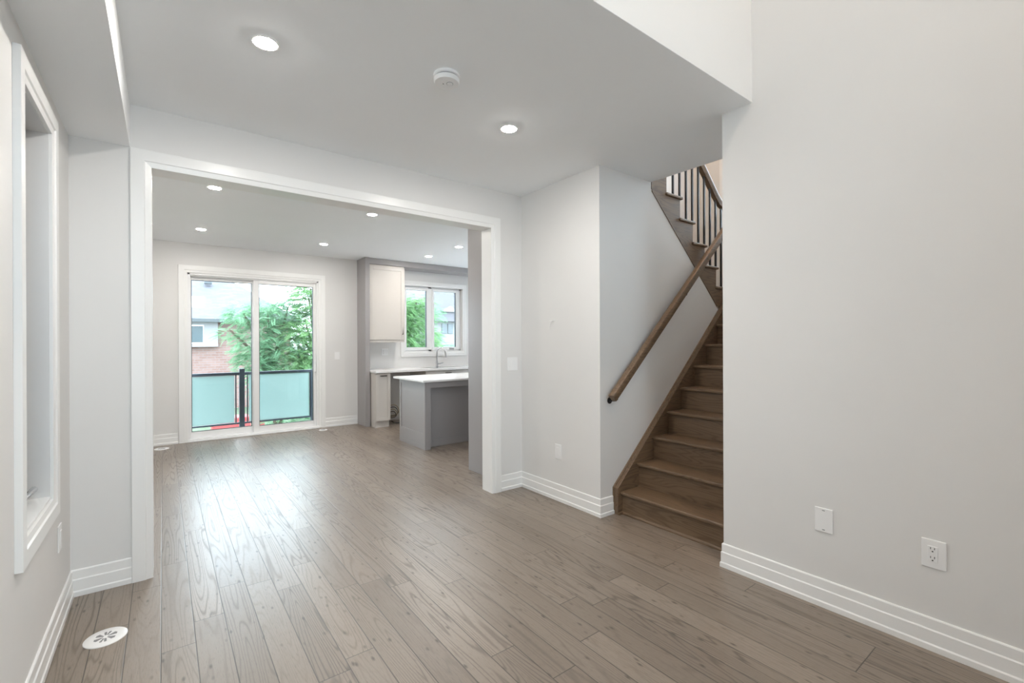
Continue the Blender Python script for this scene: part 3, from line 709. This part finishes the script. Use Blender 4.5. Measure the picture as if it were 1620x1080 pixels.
# ------------------------------------------------------------------ outside: balcony railing
t = empty('balcony_railing', (1.1, 8.02, 0), 'dark metal balcony railing with frosted glass panels outside the patio door', 'railing')
RY = 8.02
box(.25, 2.05, RY-.02, RY+.02, .872, .915).build('top_rail', RAILM, t, bevel=.004)
box(.28, .915, RY-.015, RY+.015, .135, .160).build('bottom_rail', RAILM, t, bevel=.003)
box(.978, 2.0, RY-.015, RY+.015, .135, .160).build('bottom_rail', RAILM, t, bevel=.003)
box(.912, .981, RY-.034, RY+.034, -.12, .968).build('post', RAILM, t, bevel=.003)
for x in (.28, 1.955): box(x-.03, x+.03, RY-.03, RY+.03, -.12, .90).build('post', RAILM, t, bevel=.003)
for x in (.868, 1.020, 1.915): box(x-.008, x+.008, RY-.010, RY+.010, .15, .88).build('picket', RAILM, t)
box(.30, .850, RY-.004, RY+.004, .165, .868).build('glass_panel', FROST, t)
box(1.040, 1.898, RY-.004, RY+.004, .165, .868).build('glass_panel', FROST, t)
struct(box(-.2, 2.6, YF+.14, 8.16, -.35, -.06).build('balcony_ledge', SIDING), 'narrow pale ledge outside the patio door', 'ledge')

# ground
GZ = -2.8
struct(box(-60, 90, YF+.8, 140, GZ-.2, GZ).build('ground_lawn', GRASS), 'green back lawn below the patio door', 'lawn')

# ------------------------------------------------------------------ neighbours
H = empty('neighbour_house', (0, 37, GZ), 'brick house with grey hip roof seen through the patio door', 'house')
HYF = 34.0
box(-9, 6.9, HYF, 44, GZ, 2.66).build('wall', BRICK, H)
box(-1.2, 2.70, HYF-.35, HYF-.005, 1.10, 2.62).build('bay', SIDING, H)
w_ = box(1.20, 1.93, HYF-.40, HYF-.30, 1.36, 2.36).build('window', HGLASS, H)
box(1.16, 1.97, HYF-.38, HYF-.34, 1.30, 2.42).build('window_frame', VINYL, H)
b = MB(); b.box(-9.6, 3.3, HYF-.9, HYF-.75, 2.60, 2.78); b.build('gutter', EAVE, H)
b = MB()   # hip roof
ex0, ex1, ey0, ey1, ez = -9.6, 7.45, HYF-.75, 44.9, 2.80
r0 = (-5, 39, 6.65); r1 = (2.5, 39, 6.65)
b.add([(ex0, ey0, ez), (ex1, ey0, ez), (ex1, ey1, ez), (ex0, ey1, ez), r0, r1, (ex0, ey0, ez-.12), (ex1, ey0, ez-.12), (ex1, ey1, ez-.12), (ex0, ey1, ez-.12)],
      [(0, 1, 5, 4), (1, 2, 5), (2, 3, 4, 5), (3, 0, 4), (0, 6, 7, 1), (1, 7, 8, 2), (2, 8, 9, 3), (3, 9, 6, 0), (6, 9, 8, 7)])
b.build('roof', SHINGLE, H)
b = MB(); b.box(2.2, 2.6, 36.4, 36.8, 5.25, 5.38); b.build('roof_vent', EAVE, H)
H = empty('neighbour_house', (27, 50, GZ), 'white house with grey roof seen through the kitchen window', 'house')
box(23.6, 36, 48, 56, GZ, 3.75).build('wall', SIDING, H)
for x in (26.35, 27.15): box(x-.33, x+.33, 47.9, 48.02, 2.3, 3.45).build('window', HGLASS, H)
b = MB(); b.prism([(23.2, 3.7), (37, 3.7), (37, 4.0), (34, 8.6), (24.4, 8.6), (23.2, 4.0)], 1, 47.2, 57); b.build('roof', PALESH, H)
b = MB(); b.prism([(25.6, 4.9), (26.6, 5.5), (27.6, 4.9), (27.6, 4.8), (25.6, 4.8)], 1, 46.9, 47.6); b.build('roof_vent', SIDING, H)
t = tag(box(1.6, 3.0, 22.5, 23.4, GZ, GZ+1.0).build('storage_bin', RED, bevel=.05), 'low red storage box on the lawn beyond the railing', 'storage box')
tag(box(3.30, 3.75, 24.0, 24.6, GZ, GZ+1.9).build('slide_tower', RED, bevel=.04), 'upright red plastic box behind the railing post', 'storage box')

# ------------------------------------------------------------------ trees with compound leaves
def frond(rng, L, nl=9):
    """a pinnate leaf: list of quads (4x3)"""
    q = []; droop = rng.uniform(.15, .6)
    for k in range(nl):
        s_ = (k+.8)/nl; x = L*s_; z = -droop*L*s_*s_
        ll = L*.30*(1-.55*abs(s_-.45)); ww = ll*.30
        for sg in (-1, 1):
            a = sg*math.radians(58-18*s_); dx, dy = math.cos(a), math.sin(a)
            nx, ny = -dy, dx
            q.append([(x, 0, z), (x+dx*ll*.5+nx*ww*.5, dy*ll*.5+ny*ww*.5, z-.02*L), (x+dx*ll, dy*ll, z-.10*ll-.03*L), (x+dx*ll*.5-nx*ww*.5, dy*ll*.5-ny*ww*.5, z-.02*L)])
    return np.array(q)
def tree(name, base, blobs, n, L, mat, label, seed, trunk_h):
    rng = np.random.default_rng(seed); pr = random.Random(seed)
    fr = [frond(pr, 1.0) for _ in range(6)]
    T = empty(name, base, label, 'tree')
    V = []; tone = []
    w = np.array([b_[3]**2 for b_ in blobs]); w = w/w.sum()
    for i in range(n):
        bx_, by_, bz_, br_ = blobs[rng.choice(len(blobs), p=w)]
        d = rng.normal(size=3); d /= np.linalg.norm(d); rad = br_*(rng.uniform(.15, 1)**.5)
        c = np.array([bx_, by_, bz_])+d*rad*np.array([1, .8, .85])
        yaw = math.atan2(d[1], d[0])+rng.uniform(-.9, .9); pit = rng.uniform(-.5, .45); rol = rng.uniform(-.6, .6)
        M = np.array((Matrix.Rotation(yaw, 3, 'Z') @ Matrix.Rotation(pit, 3, 'Y') @ Matrix.Rotation(rol, 3, 'X')))
        l = L*rng.uniform(.6, 1.25)
        q = fr[rng.integers(6)].reshape(-1, 3)*l @ M.T + c
        V.append(q); tone.append(np.full(len(q)//4, rng.uniform(0, 1)))
    V = np.concatenate(V); tone = np.concatenate(tone); nf = len(V)//4
    V = V-np.array(base)
    me = bpy.data.meshes.new('foliage'); me.vertices.add(len(V)); me.vertices.foreach_set('co', V.ravel())
    me.loops.add(nf*4); me.loops.foreach_set('vertex_index', np.arange(nf*4)); me.polygons.add(nf); me.polygons.foreach_set('loop_start', np.arange(nf)*4)
    a = me.attributes.new('tone', 'FLOAT', 'FACE'); a.data.foreach_set('value', tone)
    me.materials.append(mat); me.update(calc_edges=True)
    o = bpy.data.objects.new('foliage', me); COL.objects.link(o); o.parent = T
    b = MB(); bx_, by_, bz_ = base
    top = np.mean([b_[:3] for b_ in blobs], axis=0)
    b.tube([(bx_, by_, bz_), (bx_+.1, by_, bz_+trunk_h*.5), (bx_*.6+top[0]*.4, by_, bz_+trunk_h)], [.17, .13, .09], 8)
    for b_ in blobs:
        st_ = Vector((bx_*.6+top[0]*.4, by_, bz_+trunk_h)); en = Vector(b_[:3])
        b.tube([st_, st_.lerp(en, .5)+Vector((0, 0, .15)), en+Vector((0, 0, b_[3]*.3))], [.07, .045, .02], 6)
    b.build('trunk', BARK, T, smooth=True)
tree('leafy_tree', (2.6, 14.9, GZ), [(2.35, 14.5, 2.05, .62), (2.9, 14.6, 2.2, .60), (2.1, 14.5, 1.3, .62), (2.8, 14.6, 1.3, .75), (2.0, 14.5, .75, .50), (2.7, 14.6, .4, .8), (1.72, 14.4, 2.1, .40), (1.42, 14.4, 1.62, .24), (3.0, 14.8, -.6, .8)], 3600, .27, LEAF, 'pale green tree with feathery leaves spanning the middle of the patio door', 3, 3.2)
tree('leafy_tree', (3.9, 14.9, GZ), [(3.45, 14.3, 2.75, .62), (3.9, 14.4, 3.0, .8), (3.3, 14.2, 1.7, .55), (3.8, 14.4, 1.8, .8), (3.6, 14.4, .8, .75), (3.9, 14.3, 0, .8), (3.2, 14.4, .5, .5), (3.3, 14.4, 1.2, .6), (2.95, 14.4, .9, .5), (3.4, 14.3, 2.5, .5), (4.5, 14.5, 1.2, .8)], 4000, .27, LEAF2, 'brighter green tree filling the sliding half of the patio door', 7, 3.4)
tree('leafy_tree', (6.5, 14.9, GZ), [(6.6, 14.5, 2.15, .78), (6.95, 14.6, 1.5, .75), (6.4, 14.4, 1.1, .8), (7.05, 14.3, .7, .7), (6.1, 14.4, 2.2, .6), (6.85, 14.4, 2.55, .55)], 3600, .27, LEAF2, 'dense green tree filling the first pane of the kitchen window', 11, 3.2)
tree('leafy_tree', (7.9, 15.3, GZ), [(7.75, 15.1, 2.35, .42), (7.8, 15.1, 1.6, .30), (8.1, 15.2, .95, .50), (8.6, 15.2, .9, .45), (7.8, 15.0, .6, .6)], 900, .27, LEAF, 'sparse tree partly hiding the white house in the kitchen window', 13, 3.0)
tree('leafy_shrub', (2.4, 11.6, GZ), [(1.3, 11.5, -2.0, .8), (2.4, 11.6, -1.9, .9), (3.3, 11.8, -1.8, .9)], 1400, .26, LEAF2, 'low leafy shrub on the lawn seen beneath the railing', 17, .5)
